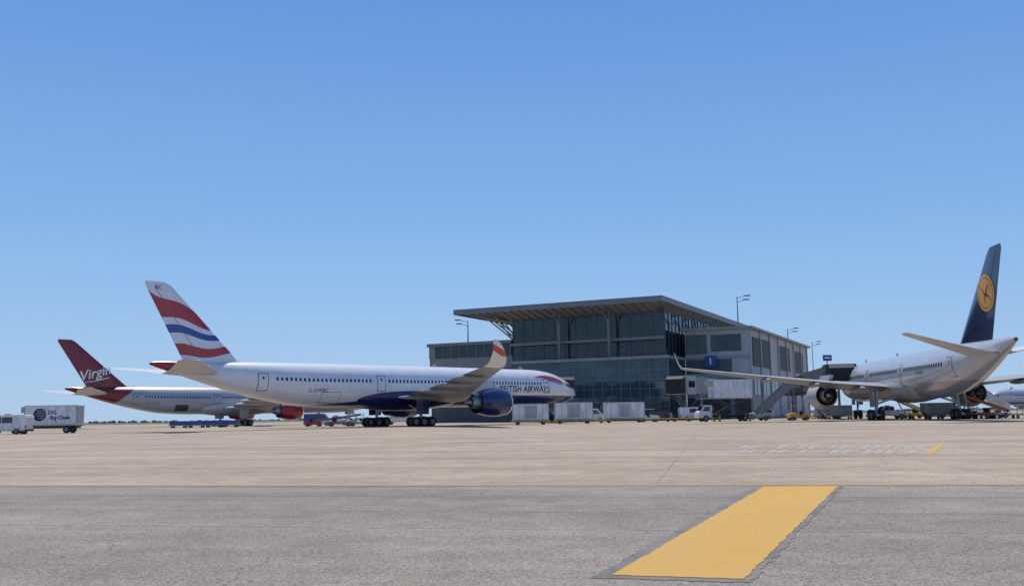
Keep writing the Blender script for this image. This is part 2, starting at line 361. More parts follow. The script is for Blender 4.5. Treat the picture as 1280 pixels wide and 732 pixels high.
WING=shiftx([(1.5,-23.5,-1.7,14.6,.13,3),(3.2,-24.8,-1.55,13.2,.125,4),(11.3,-31.0,-.75,8.6,.11,6),(20,-36.6,.25,5.9,.1,7),(29.3,-42.5,1.25,3.2,.09,10)],DX)
WLET=shiftx([(29.3,-42.5,1.25,3.2,.09,10),(30.5,-43.3,1.5,2.8,.085,25),(31.5,-44.1,1.95,2.5,.08,42),(32.2,-44.9,2.7,2.0,.08,60),(32.6,-45.8,3.5,1.4,.075,74),(32.7,-46.6,4.1,.6,.07,82)],DX)
BASE=dict(zc=5.7,wing=WING,wl=WLET,fair=[6,12.5,18,23.5],eng=[(-26.3,10.6,-2.5,2.0)],gearx=-37.4,axles=3,fintop=17.9,near=-1,doors=[-9.6,-24.5,-42.5,-60.3],cargo=[-18,-50.5])
hd=(.72,.694)
nose=Vector((10.3,165,0))
ba,SP,FP=airliner('long white airliner with navy belly and red, white and blue waves on its tail',nose,hd,
  dict(BASE,body=M_ba,belly=navy,wingm=wingm,wlm=M_bawl,engm=navy,pylm=wingl,finm=M_baf,stabm=wingl))
text_obj('airline_lettering','BRITISH AIRWAYS',1.4,navy,ba,lambda a,b:SP(-14.6+a,-.3+b,-1,.03),bold=.02,cuts=8)
text_obj('registration','G-XWBC',.75,navy,ba,lambda a,b:SP(-52.5+a,-.75+b,-1,.03),cuts=4)
text_obj('fleet_code','BC',.7,navy,ba,lambda a,b:FP(-73.3+a,17.2+b,-1,.03))
def ribbon(name,m,pts,par,fn):
    mb=MB(); rg=[]
    for x,zl,zh in pts: rg.append([fn(x,zl+(zh-zl)*j/3) for j in range(4)])
    mb.loft(rg,cap=False,closed=False); return mb.build(name,m,par,smooth=True)
ribbon('ribbon_emblem',red,[(-12,1.7,1.75),(-10.5,1.6,1.95),(-9,1.4,2.0),(-7.3,1.15,1.8),(-5.8,.8,1.4),(-4.9,.6,.9)],ba,lambda x,z:SP(x,z,-1,.03))
ribbon('ribbon_emblem_tail',navy,[(-9.2,1.2,1.35),(-8,1.0,1.18),(-6.8,.72,.9),(-5.6,.5,.6)],ba,lambda x,z:SP(x,z,-1,.032))
vh=(.709,.705)
vn=Vector((-89+51.7,193+52,0))
vs,SP,FP=airliner('silver white airliner with plain crimson tail and crimson engines, behind the flag-tailed one',vn,vh,
  dict(BASE,body=M_vs,belly=wingl,wingm=wingl,wlm=vred,engm=vredl,pylm=wingl,finm=vred,seam=vredl,cargo=[-50.5],open=True,fs=((-58.6,12.0),(-61.6,8.3),(-72.3,3.5),(-73.1,2.6))))
ca,sa=math.cos(R(15)),math.sin(R(15))
def vf(a,b): 
    x=a*ca-b*sa; z=a*sa+b*ca; return FP(-68.3+x,11.2+z,-1,.03)
text_obj('tail_script','Virgin',2.75,signw,vs,vf,shear=.3,bold=.035,cuts=4)
ribbon('script_underline',signw,[(-70.2,9.3,9.4),(-68.4,9.5,9.67),(-66.6,9.95,10.15),(-65.2,10.4,10.5)],vs,lambda x,z:FP(x,z,-1,.03))
text_obj('registration','G-VRTS',.9,grey,vs,lambda a,b:SP(-57+a,-.6+b,-1,.03),cuts=4)
lhh=Vector((.1,.995)); tip=Vector((46.8,91))
WING2=[(1.5,-23.5,-1.5,15.0,.14,3),(3.2,-25.0,-1.35,13.2,.14,4),(10.5,-30.6,-.75,9.2,.125,5),(20,-36.8,.2,6.2,.12,5),(30.0,-43.4,1.25,3.2,.11,6)]
WL2=[(30.0,-43.4,1.25,3.2,.09,6),(30.5,-43.9,1.35,2.9,.08,30),(30.9,-44.6,1.8,2.2,.07,60),(31.5,-46.0,3.3,1.1,.06,66)]
ln=Vector((tip.x+lhh.x*61.5,tip.y+lhh.y*61.5,0))
blu=mat('deep_blue_fin',(.004,.008,.045),.25,coat=.5)
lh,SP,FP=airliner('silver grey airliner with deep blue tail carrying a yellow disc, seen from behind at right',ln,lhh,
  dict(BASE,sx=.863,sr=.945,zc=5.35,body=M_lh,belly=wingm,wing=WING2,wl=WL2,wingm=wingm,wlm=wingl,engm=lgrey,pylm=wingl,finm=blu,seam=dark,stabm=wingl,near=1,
  fs=((-54.9,12.6),(-57.5,10.2),(-68.0,4.0),(-68.7,3.1)),stab=[(.3,-63.2,1.1,7.2,.11,0),(3,-64.9,1.75,5.7,.1,0),(9.7,-70.0,3.3,2.5,.1,0),(9.95,-70.6,3.35,1.6,.06,0)],
  eng=[(-25.5,9.9,-2.2,1.8)],gearx=-33.5,axles=2,fintop=16.9,wp=.72,fair=[7,13,19.5],cargo=[]))
gold=mat('golden_disc',(.72,.31,.02),.35)
def disc(name,m,cx,cz,r0,r1,off,par,n=36):
    rg=[[FP(cx+rr*math.cos(2*PI*i/n),cz+rr*math.sin(2*PI*i/n),1,off) for i in range(n)] for rr in ([r0+(r1-r0)*j/4 for j in range(5)])]
    return MB().loft(rg,cap=False).build(name,m,par)
cx,cz=-58.0,12.6
dk=disc('tail_disc',gold,cx,cz,.01,1.85,.03,lh)
disc('disc_ring',blu,cx,cz,1.5,1.57,.04,dk)
def stroke(pts,w):
    mb=MB(); rg=[]
    for i,(a,b) in enumerate(pts):
        ww=w[i]/2; p=pts[max(0,i-1)]; q=pts[min(len(pts)-1,i+1)]; d=Vector((q[0]-p[0],q[1]-p[1])).normalized(); n=Vector((-d.y,d.x))
        rg.append([FP(cx+a+n.x*ww,cz+b+n.y*ww,1,.045),FP(cx+a-n.x*ww,cz+b-n.y*ww,1,.045)])
    return mb.loft(rg,cap=False,closed=False)
stroke([(1.3,.85),(.8,.45),(.3,-.05),(-.2,-.25),(-.7,-.5),(-1.2,-.95)],[.04,.08,.15,.24,.12,.04]).build('bird_body',blu,dk)
stroke([(-.05,-.15),(-.2,.35),(-.75,.75),(-1.2,.8)],[.28,.18,.12,.03]).build('bird_wing',blu,dk)
stroke([(.15,-.15),(.35,-.55),(.15,-1.1)],[.22,.14,.03]).build('bird_wing',blu,dk)
text_obj('registration','D-AIKO',.8,navy,lh,lambda a,b:SP(-51-a,.0+b,1,.03),cuts=4)
pn=gx(1236,232); 
airliner('small distant grey airliner with blue belly at the right edge',pn,(-.97,-.24),
  dict(BASE,sx=.53,sr=.66,zc=3.9,body=M_nb,belly=navy,wingm=wingm,wlm=wingl,engm=lgrey,pylm=wingl,finm=navy,gearx=-19,axles=1,fintop=11.8,near=1,doors=[-9.6,-58],wp=1.0,eng=[(-25,9.5,-2.0,1.2)],cargo=[]))
# ---------------------------------------------------------------- terminal
O=Vector((29,185,0)); tz=math.atan2(-.436,.9)
T=thing('terminal_building','grey and glass airport terminal with long flat overhanging roof above two glazed storeys','building',O,tz)
RL=168
MB().box(-46,0,0,RL,23.2,23.9).build('roof',roofm,T)
MB().box(-46.2,.2,-.2,-.003,22.9,24.0).box(.003,.2,0,RL,22.9,24.0).box(-46.2,-46.003,0,RL,22.9,24.0).build('roof_fascia',fasm,T)
MB().add([(-45.5,.5,23.15),(-.5,.5,23.15),(-.5,RL-1,23.15),(-45.5,RL-1,23.15),(-37,8,21.8),(-2.5,8,21.8),(-2.5,RL-6,21.8),(-37,RL-6,21.8)],[(0,1,5,4),(1,2,6,5),(2,3,7,6),(3,0,4,7),(4,5,6,7)]).build('soffit',soffm,T)
sb=MB()
for i in range(24):
    x=-44.5+i*1.9; xe=max(-37,min(-2.6,x)); sb.beam((x,.6,22.98),(xe,8,21.7),.08,.16)
for i in range(78):
    y=2+i*2.1; sb.beam((-.6,y,22.98),(-2.6,max(8,y),21.7),.08,.16)
sb.build('soffit_ribs',fasm,T)
up=MB().box(-36,-2,8,RL-8,12.6,21.8).build('upper_glass_wall',glass_up,T)
fm=MB()
for i in range(15): x=-36+34*i/14; fm.box(x-.06,x+.06,7.85,8,12.6,21.8)
for z in (12.7,15.0,17.4,19.6,21.6): fm.box(-36,-1.9,7.88,8.02,z-.06,z+.06)
for i in range(60): y=8+(RL-17)*i/59; fm.box(-2,-1.86,y-.07,y+.07,12.6,21.8)
for z in (12.7,15.0,17.4,19.6,21.6): fm.box(-2.02,-1.88,8,RL-8,z-.05,z+.05)
fm.build('mullions',mulld,up)
MB().box(-36.2,-1.8,6.6,7.8,16.1,16.7).build('sunshade',fasm,T)
MB().box(-34,.0,3.2,8,0,.9).build('plinth',wallm,T)
lo=MB().box(-33.5,0,3.0,15,.9,12.0).build('lower_glass_wall',glass_lo,T)
fm=MB()
for i in range(18): x=-33.5+33.5*i/17; fm.box(x-.05,x+.05,2.86,3,.9,12.0)
for z in (1.0,2.7,4.4,6.2,8.0,9.9): fm.box(-33.5,.05,2.88,3.02,z-.04,z+.04)
fm.build('mullions',mull,lo)
MB().box(-34,.2,2.5,15.2,12.0,12.6).build('cornice',brg,T)
rl=MB()
for i in range(18): x=-33.6+33.4*i/17; rl.box(x-.03,x+.03,2.7,2.76,12.6,13.7)
rl.box(-33.7,.1,2.69,2.77,13.65,13.72); rl.box(-33.7,.1,2.69,2.77,13.1,13.15); rl.build('balcony_railing',mulld,T)
for x in(-24,-13):
    c=MB(); c.tube((x,5.2,12.6),(x,5.2,20.4),.3); c.tube((x,5.2,20.2),(x-1.0,3.5,22.9),.13); c.tube((x,5.2,20.2),(x+1.0,3.5,22.9),.13); c.build('column',colm,T,smooth=True)
for dx in(0,2.6,5.2):
    MB().tube((-36.6,9+dx,17.8),(-42.0,6+dx,22.9),.17).tube((-36.6,9+dx,17.8),(-38.6,4+dx,22.9),.15).build('roof_strut',lgrey,T,smooth=True)
for y in range(12,84,8):
    MB().tube((-1.8,y,18.5),(-.6,y-2,22.9),.12).tube((-1.8,y,18.5),(-.6,y+2,22.9),.12).build('roof_strut',colm,T,smooth=True)
MB().box(-57,-36.3,8,40,5.4,14.2).build('left_wall',wallm,T)
MB().box(-56.8,-36.3,8.3,40,0,5.4).build('ground_floor_wall',walld,T)
g=MB().box(-55.5,-36.6,7.9,39,14.2,16.9).build('terrace_glass',glass_up,T)
fm=MB()
for i in range(10): x=-55.5+19*i/9; fm.box(x-.06,x+.06,7.75,7.9,14.2,16.9)
fm.build('mullions',mull,g)
MB().box(-57.3,-36.2,7.2,40,16.9,17.6).build('terrace_roof',fasm,T)
MB().box(-57.1,-55.5,7.85,39,14.2,16.9).build('terrace_pier',wallm,T)
for i in range(6):
    x=-55.5+i*3.3; w=MB().box(x,x+2.5,7.92,8.1,8.6,11.6).build('window',glass_up,T); MB().box(x-.1,x+2.6,7.86,7.91,8.4,8.55).build('sill',mull,w)
BL=86
MB().box(.1,13.2,15,BL,0,18.0).build('side_block_wall',walls,T)
MB().box(-.3,14.2,14.0,BL+1,18.0,18.45).build('side_block_roof',brg,T)
MB().box(-.1,13.3,14.6,15.0,12.2,12.7).build('string_course',brg,T)
MB().box(.2,9.6,14.9,15,9.2,12.0).build('spandrel_panel',walld,T)
MB().box(.15,13.1,14.93,15,.0,4.3).build('ground_floor_wall',walld,T)
for (x0,x1,z0,z1) in ((.4,4.6,13.2,17.2),(5.6,11.6,13.6,17.0),(.4,5.6,5.0,8.6),(6.4,12.6,4.8,8.2)):
    w=MB().box(x0,x1,14.88,14.98,z0,z1).build('window',glass_up,T); f=MB()
    n=max(2,int((x1-x0)/1.5))
    for i in range(n+1): x=x0+(x1-x0)*i/n; f.box(x-.05,x+.05,14.8,14.88,z0,z1)
    f.box(x0,x1,14.8,14.87,(z0+z1)/2-.05,(z0+z1)/2+.05); f.build('frame',mulld,w)
for (y0,y1,z0,z1) in((18,36,10.6,16.6),(47,60,10.8,16.4),(68,79,10.8,16.2)):
    w=MB().box(13.2,13.34,y0,y1,z0,z1).build('louvre',louv,T); f=MB()
    k=int((z1-z0)/.5)
    for i in range(k): f.box(13.34,13.44,y0,y1,z0+i*.5+.1,z0+i*.5+.22)
    f.build('slats',dark,w)
for i in range(7):
    y=18+i*9.4; w=MB().box(13.2,13.32,y,y+5.5,4.8,8.0).build('window',glass_up,T); MB().box(13.32,13.38,y+2.7,y+2.8,4.8,8.0).build('frame',mull,w)
for i in range(8): 
    y=15.2+i*10; MB().box(13.2,13.55,y,y+.5,0,17.99).build('pilaster',lgrey,T)
for i in range(7):
    x=-31+i*4.4; MB().box(x,x+3.2,2.7,3.1,.05,3.4).build('service_door',walld,T)
for x,y,a,b,h in((4,30,4,6,1.3),(6,56,5,5,1.1)): MB().box(x,x+a,y,y+b,18.45,18.45+h).build('roof_unit',lgrey,T,bevel=.05)
gs=thing('gate_sign','square blue gate sign with white number 1 on the terminal block front','sign',O+Matrix.Rotation(tz,3,'Z')@Vector((5.6,14.0,10.4)),tz)
MB().box(-1.2,1.2,-.3,0,0,2.3).build('sign_panel',signb,gs,bevel=.04)
MB().box(-.08,.08,0,.9,1.1,1.26).build('bracket',mulld,gs)
text_obj('number','1',1.8,signw,gs,lambda a,b:(a,-.32,1.15+b),bold=.05)
gs=thing('gate_sign','small blue sign board on a mast above the jet bridge, right of the roof lamps','sign',gx(1038,212),.1)
MB().tube((0,0,0),(0,0,12.5),.12).build('post',lgrey,gs); MB().box(-1.0,1.0,-.2,-.12,12.2,13.5).box(-.1,.1,-.12,.12,12.3,12.5).build('sign_panel',signb,gs)
MB().box(-.6,.6,-.23,-.205,12.7,13.05).build('sign_marking',signw,gs)
def lampmast(px,D,zb,zt,label,k=1,side=1):
    t=thing('light_mast',label,'light pole',gx(px,D,zb),0,'tall lamp masts by the terminal')
    h=zt-zb
    MB().tube((0,0,0),(0,0,h),.16*k,.09*k,8).build('pole',grey,t,smooth=True); MB().box(-.3,.3,-.3,.3,0,.15).build('base',grey,t)
    MB().tube((0,0,h-.3),(side*1.6*k,0,h+.1),.06*k,n=6).tube((0,0,h-1.2),(side*1.3*k,0,h-.75),.06*k,n=6).build('arm',grey,t)
    for a,b in((1.6,.1),(1.3,-.75)):
        q=MB().box(min(side*a*k,side*(a+1.3)*k),max(side*a*k,side*(a+1.3)*k),-.25,.25,h+b,h+b+.22).build('lamp_head',dark,t,bevel=.03)
lampmast(928,205,18.45,25.9,'tall twin-headed lamp mast on the terminal block roof, nearest the building corner')
lampmast(990,250,18.45,22.6,'twin-headed lamp mast further back on the terminal block roof')
lampmast(1020,300,0,22.6,'distant twin-headed lamp mast standing just right of the terminal block')
lampmast(586,216,17.6,22.7,'twin-headed lamp mast on the terrace roof at the left of the terminal',1,-1)
# ---------------------------------------------------------------- jet bridges
def bridge(label,A,B,zf,h,w,m,cabm,stair=True):
    A=Vector(A);B=Vector(B); d=B-A; Ln=d.length; t=thing('jet_bridge',label,'jet bridge',(A.x,A.y,0),math.atan2(d.y,d.x))
    MB().lathe([(0,2.4),(h+.2,2.4),(h+.5,2.0),(h+.5,.01)],(0,0,zf-.3),'z',20).build('rotunda',m,t,smooth=True)
    MB().tube((0,0,0),(0,0,zf-.3),.55,n=14).build('column',grey,t,smooth=True)
    tn=MB().box(2,Ln*.55,-w/2,w/2,zf,zf+h).build('tunnel',m,t,bevel=.05)
    rb=MB()
    for i in range(int(Ln*.55/1.2)): 
        x=2.4+i*1.2; rb.box(x,x+.12,-w/2-.08,w/2+.08,zf-.06,zf+h+.06)
    rb.build('tunnel_ribs',m,tn)
    MB().box(Ln*.5,Ln-2,-w/2-.22,w/2+.22,zf-.15,zf+h+.25).build('outer_tunnel',m,t,bevel=.05)
    MB().box(3,Ln*.5-.2,-w/2-.1,-w/2-.085,zf+1.2,zf+2.1).build('window_strip',glassd,tn)
    MB().box(3,Ln*.5-.2,w/2+.085,w/2+.1,zf+1.2,zf+2.1).build('window_strip',glassd,tn)
    cab=MB().box(Ln-2,Ln+1.4,-w/2-.7,w/2+.7,zf-.3,zf+h+.4).build('cab',cabm,t,bevel=.08)
    MB().prism([(Ln+1.4,zf-.1),(Ln+2.4,zf+.1),(Ln+2.4,zf+h-.2),(Ln+1.4,zf+h+.3)],-w/2-.3,w/2+.3).build('bellows',black,cab)
    for s in(-1,1): MB().box(Ln-1.4,Ln+.9,min(s*(w/2+.7),s*(w/2+.74)),max(s*(w/2+.7),s*(w/2+.74)),zf+1.0,zf+2.2).build('cab_window',glassd,cab)
    xl=Ln*.78; L_=MB()
    for s in(-1,1): L_.beam((xl,s*1.7,.9),(xl,s*1.7,zf),.35,.35)
    L_.box(xl-.4,xl+.4,-1.9,1.9,.75,1.1); L_.beam((xl,-1.7,1.2),(xl,1.7,zf-.3),.12,.12); L_.build('lift_legs',grey,t)
    for s in(-1,1):
        for q in (-.5,.5): MB().lathe([(-.18,.02),(-.18,.6),(.18,.6),(.18,.02)],(xl,s*1.0+q*.5,.6),'y',16).build('wheel',black,t,smooth=True)
    if stair:
        st=MB(); x0=Ln-2.4; y=-w/2-.9
        for i in range(18): st.box(x0-.28*i-.3,x0-.28*i,y-.5,y+.45,zf-.2-(zf-.3)*i/18-.05,zf-.2-(zf-.3)*i/18)
        for dy in(-.52,.47):
            st.beam((x0,y+dy,zf-.2),(x0-5.2,y+dy,.1),.06,.3); st.beam((x0,y+dy,zf+.9),(x0-5.2,y+dy,1.1),.05,.05)
            for i in range(6): st.beam((x0-1.04*i,y+dy,zf-.2-(zf-.3)*i/5),(x0-1.04*i,y+dy,zf+.9-(zf-.2)*i/5),.04,.04)
        st.build('service_stair',steel,t)
blocks=lambda x,y:(O+Matrix.Rotation(tz,3,'Z')@Vector((x,y,0))).xy
bridge('pale grey jet bridge reaching left from the side block, behind the raised catering box',blocks(10,12),(30.5,176),4.9,2.7,2.9,brg,lgrey)
bridge('dark jet bridge docked at the nose of the blue-tailed airliner',blocks(20,24),(ln.x-4.4,ln.y-9),4.8,2.9,3.0,walld,dark)
bridge('jet bridge with grey tunnel behind the nose of the flag-tailed airliner',blocks(-30,0),(8.5,171.5),4.9,2.7,2.9,grey,grey)
# ---------------------------------------------------------------- ground vehicles
def whl(par,x,y,r=.36,w=.24):
    o=MB().lathe([(-w/2,r*.6),(-w/2,r*.93),(-w*.3,r),(w*.3,r),(w/2,r*.93),(w/2,r*.6)],(x,y,r),'y',18).build('wheel',black,par,smooth=True)
    MB().lathe([(-w*.4,.02),(-w*.45,r*.6),(w*.45,r*.6),(w*.4,.02)],(x,y,r),'y',12).build('rim',grey,o,smooth=True)
def car(kind,label,loc,rz,m,group=None):
    nm={'pickup':'pickup_truck','van':'van','suv':'parked_car'}[kind]
    t=thing(nm,label,{'pickup':'pickup truck','van':'van','suv':'car'}[kind],loc,rz,group); w=.95
    if kind=='pickup': prof=[(-2.7,.45),(-2.7,1.15),(-.75,1.15),(-.6,1.8),(.65,1.8),(1.3,1.2),(2.55,1.05),(2.7,.8),(2.7,.45)]; wn=[[(-.5,1.2),(-.42,1.7),(.05,1.7),(.05,1.2)],[(.12,1.2),(.12,1.7),(.6,1.7),(1.1,1.2)]]
    elif kind=='van': prof=[(-2.7,.4),(-2.75,2.1),(-2.6,2.3),(1.2,2.3),(1.9,1.45),(2.65,1.15),(2.7,.4)]; wn=[[(.25,1.35),(.25,2.05),(1.15,2.05),(1.65,1.35)],[(-1.1,1.35),(-1.1,2.05),(.15,2.05),(.15,1.35)]]
    else: prof=[(-2.3,.4),(-2.35,1.1),(-2.1,1.7),(.35,1.75),(1.1,1.15),(2.2,1.0),(2.35,.7),(2.35,.4)]; wn=[[(-1.9,1.15),(-1.75,1.6),(-.95,1.62),(-.95,1.15)],[(-.88,1.15),(-.88,1.62),(-.2,1.63),(-.2,1.15)],[(-.12,1.15),(-.12,1.63),(.3,1.62),(.85,1.15)]]
    MB().prism(prof,-w,w).build('body',m,t,bevel=.09)
    for s in(-1,1):
        for q in wn: MB().add([(x,s*(w+.012),z) for x,z in q],[(0,1,2,3)]).build('side_window',glassd,t)
    a=[p for p in prof if p[1]>1.6][-1]; b=prof[prof.index(a)+1]
    dx,dz=b[0]-a[0],b[1]-a[1]; ox,oz=.02,.02
    MB().add([(a[0]+dx*.1+ox,-w+.15,a[1]+dz*.1+oz),(a[0]+dx*.1+ox,w-.15,a[1]+dz*.1+oz),(b[0]-dx*.1+ox,w-.1,b[1]-dz*.1+oz),(b[0]-dx*.1+ox,-w+.1,b[1]-dz*.1+oz)],[(0,1,2,3)]).build('windscreen',glassd,t)
    xb=prof[0][0]; xf=prof[-1][0]
    for s in(-1,1):
        MB().box(xf-.05,xf+.03,s*.65-.18,s*.65+.18,.68,.84).build('headlight',lamp_w,t); MB().box(xb-.03,xb+.05,s*.8-.1,s*.8+.1,.75,1.05).build('tail_light',lamp_r,t)
        for x in(xb*.6,xf*.62): whl(t,x,s*(w-.1))
    MB().box(xf-.05,xf+.1,-w+.05,w-.05,.35,.58).box(xb-.1,xb+.05,-w+.05,w-.05,.35,.58).build('bumper',dark,t,bevel=.03)
    if kind=='pickup': MB().box(-2.6,-.85,-.8,.8,1.1,1.17).build('cargo_bed',dark,t)
    zt=1.8 if kind=='pickup' else (2.3 if kind=='van' else 1.74)
    MB().box(-.25,.25,-.3,.3,zt-.02,zt+.12).build('beacon_bar',orange,t)
    return t
def boxtruck(label,loc,rz,lift=0,boxl=6.7,boxh=2.5):
    t=thing('catering_truck',label,'truck',loc,rz); w=1.22; zb=1.05+lift
    MB().box(-boxl/2,boxl/2+2.1,-.45,.45,.6,.85).box(-boxl/2,boxl/2,-1.1,1.1,.86,.98).build('chassis',dark,t)
    cb=MB().prism([(boxl/2+.15,.5),(boxl/2+.15,2.35),(boxl/2+1.35,2.35),(boxl/2+1.9,1.5),(boxl/2+2.2,1.35),(boxl/2+2.25,.5)],-1.05,1.05).build('cab',white2,t,bevel=.1)
    for s in(-1,1):
        MB().add([(boxl/2+.5,s*1.065,1.5),(boxl/2+.5,s*1.065,2.15),(boxl/2+1.25,s*1.065,2.15),(boxl/2+1.62,s*1.065,1.5)],[(0,1,2,3)]).build('side_window',glassd,cb)
        MB().box(boxl/2+2.2,boxl/2+2.28,s*.75-.16,s*.75+.16,.75,.95).build('headlight',lamp_w,cb)
    MB().add([(boxl/2+1.42,-.9,2.28),(boxl/2+1.42,.9,2.28),(boxl/2+1.9,.95,1.56),(boxl/2+1.9,-.95,1.56)],[(0,1,2,3)]).build('windscreen',glassd,cb)
    bx=MB().box(-boxl/2,boxl/2,-w,w,zb,zb+boxh).build('cargo_box',white2,t,bevel=.05)
    tr=MB()
    for z in(zb,zb+boxh-.08):
        for s in(-1,1): tr.box(-boxl/2-.02,boxl/2+.02,s*w-.02,s*w+.02,z,z+.08)
    for x in(-boxl/2,boxl/2-.08):
        for s in(-1,1): tr.box(x,x+.08,s*w-.022,s*w+.022,zb,zb+boxh)
    for i in range(1,5):
        x=-boxl/2+boxl*i/5
        for s in(-1,1): tr.box(x-.02,x+.02,s*w-.012,s*w+.012,zb+.08,zb+boxh-.08)
    tr.build('edge_rails',lgrey,bx)
    MB().box(-boxl/2-.06,-boxl/2-.02,-w+.15,w-.15,zb+.1,zb+boxh-.15).build('roller_door',lgrey,bx)
    MB().box(boxl/2-.02,boxl/2+.5,-w+.1,w-.1,zb+boxh-.9,zb+boxh-.15).build('cooling_unit',lgrey,bx,bevel=.05)
    for x in(-boxl/2+1.2,boxl/2+1.15):
        for s in(-1,1): whl(t,x,s*.98,.45,.3)
    if lift:
        sc=MB()
        for s in(-.9,.9):
            sc.beam((-boxl/2+.6,s,.98),(boxl/2-.6,s,zb),.14,.16); sc.beam((boxl/2-.6,s*1.15,.98),(-boxl/2+.6,s*1.15,zb),.14,.16)
        sc.build('scissor_lift',dark,t)
        MB().box(boxl/2+.02,boxl/2+1.9,-1.1,1.1,zb-.02,zb+.08).build('front_platform',steel,t)
        r=MB()
        for s in(-1.1,1.1):
            r.beam((boxl/2,s,zb+1.1),(boxl/2+1.9,s,zb+1.1),.05,.05)
            for i in range(4): r.beam((boxl/2+.1+.58*i,s,zb),(boxl/2+.1+.58*i,s,zb+1.1),.05,.05)
        r.build('platform_rail',steel,t)
        for x in(-boxl/2+.6,boxl/2-.8):
            for s in(-1,1): MB().box(x-.12,x+.12,s*1.25-.12,s*1.25+.12,.0,.9).build('outrigger',yellow,t)
    return t,bx,zb,w
lt,bx,zb,w=boxtruck('white catering truck with round dark blue globe emblem and lettering near the left edge',gx(68,121),PI+.06,0,6.3,2.4)
text_obj('lettering','LSG',.62,navy,bx,lambda a,b:(-.2-a,w+.03,zb+1.52+b),bold=.02)
text_obj('lettering','Sky Chefs',.62,navy,bx,lambda a,b:(-1.15-a,w+.03,zb+.85+b),bold=.02)
MB().add([(1.3+.8*math.cos(2*PI*i/28),w+.03,zb+1.25+.8*math.sin(2*PI*i/28)) for i in range(28)],[tuple(range(28))]).build('globe_emblem',navy,bx)
st=MB()
for j in range(4):
    z=-.42+j*.26; hw=math.sqrt(.8**2-z*z)*.75; st.add([(1.3-hw,w+.036,zb+1.25+z),(1.3+hw*.4,w+.036,zb+1.25+z),(1.3+hw*.4,w+.036,zb+1.25+z+.05),(1.3-hw,w+.036,zb+1.25+z+.05)],[(0,1,2,3)])
st.build('globe_stripes',yellow,bx)
car('van','white van with dark side windows parked left of the catering truck',gx(10,116),PI-.05,white2)
boxtruck('white catering truck with its box raised on a scissor lift, before the terminal block',gx(914,140),PI+.12,2.2,5.9,2.75)
def dolly(label,loc,rz,L_=4.9,h=2.35,m=white2,group='white cargo trailers in a row',base=yellow,name='cargo_trailer'):
    t=thing(name,label,'trailer',loc,rz,group)
    MB().box(-L_/2-.15,L_/2+.15,-1.1,1.1,.42,.6).build('deck',base,t,bevel=.02)
    MB().beam((L_/2+.1,0,.45),(L_/2+1.3,0,.35),.1,.1).build('tow_bar',base,t)
    b=MB().box(-L_/2,L_/2,-1.05,1.05,.62,.62+h).build('container',m,t,bevel=.05)
    f=MB()
    for x in [-L_/2+L_*i/6 for i in range(7)]: f.box(x-.035,x+.035,-1.075,-1.04,.73,.51+h)
    f.box(-L_/2,L_/2,-1.08,-1.04,.62,.72); f.box(-L_/2,L_/2,-1.08,-1.04,.52+h,.62+h)
    f.build('frame_ribs',lgrey,b)
    MB().box(-.8,.8,-1.095,-1.08,.9,.35+h).build('door_panel',lgrey,b)
    for x in(-L_/2+.7,L_/2-.7):
        for s in(-1,1): whl(t,x,s*.9,.24,.18)
dolly('leftmost of the three white cargo trailers, beside the navy engine',gx(663,133),.05,4.9,2.25)
dolly('middle of the three white cargo trailers, in front of the glass wall',gx(717,141),.02,5.4,2.45)
dolly('rightmost of the three white cargo trailers, in front of the glass wall',gx(780,147),.0,6.0,2.45)
def flat(label,loc,rz,m,group='low empty dollies on the apron'):
    t=thing('baggage_dolly',label,'dolly',loc,rz,group)
    MB().box(-1.7,1.7,-.8,.8,.4,.55).build('deck',m,t,bevel=.02); MB().beam((1.6,0,.45),(2.7,0,.3),.08,.08).build('tow_bar',m,t)
    r=MB()
    for x in(-1.65,1.65):
        r.beam((x,-.78,.5),(x,-.78,1.35),.06,.06); r.beam((x,.78,.5),(x,.78,1.35),.06,.06); r.beam((x,-.78,1.33),(x,.78,1.33),.06,.06)
    r.build('end_rails',steel,t)
    for x in(-1.1,1.1):
        for s in(-1,1): whl(t,x,s*.65,.2,.14)
for px,D,m,l in((742,143,yellow,'yellow dolly between the middle and right cargo trailers'),(826,150,yellow,'yellow dolly just right of the cargo trailers'),(852,149,yellow,'yellow dolly left of the raised catering truck'),(1150,128,yellow,'yellow dolly beneath the fuselage of the blue-tailed airliner'),(1258,118,grey,'grey dolly at the right edge under the blue-tailed airliner'),(1235,119,grey,'grey dolly second from the right edge')):
    flat(l,gx(px,D),random.uniform(-.08,.08),m)
def skid(label,loc,rz):
    t=thing('pallet_dolly',label,'dolly',loc,rz,'blue pallet dollies in a row')
    MB().box(-1.65,1.65,-.9,.9,.42,.6).build('deck',grey,t,bevel=.02)
    MB().box(-1.55,1.55,-.82,.82,.6,1.25).build('pallet_load',blueg,t,bevel=.06)
    MB().beam((1.6,0,.45),(2.4,0,.3),.08,.08).build('tow_bar',grey,t)
    for x in(-1.1,1.1):
        for s in(-1,1): whl(t,x,s*.7,.21,.16)
for px,l in((224,'leftmost low blue pallet dolly under the crimson-tailed airliner'),(246,'second low blue pallet dolly from the left under the crimson-tailed airliner'),(268,'third low blue pallet dolly from the left under the crimson-tailed airliner'),(288,'rightmost low blue pallet dolly under the crimson-tailed airliner')):
    skid(l,gx(px,178),random.uniform(-.06,.06))
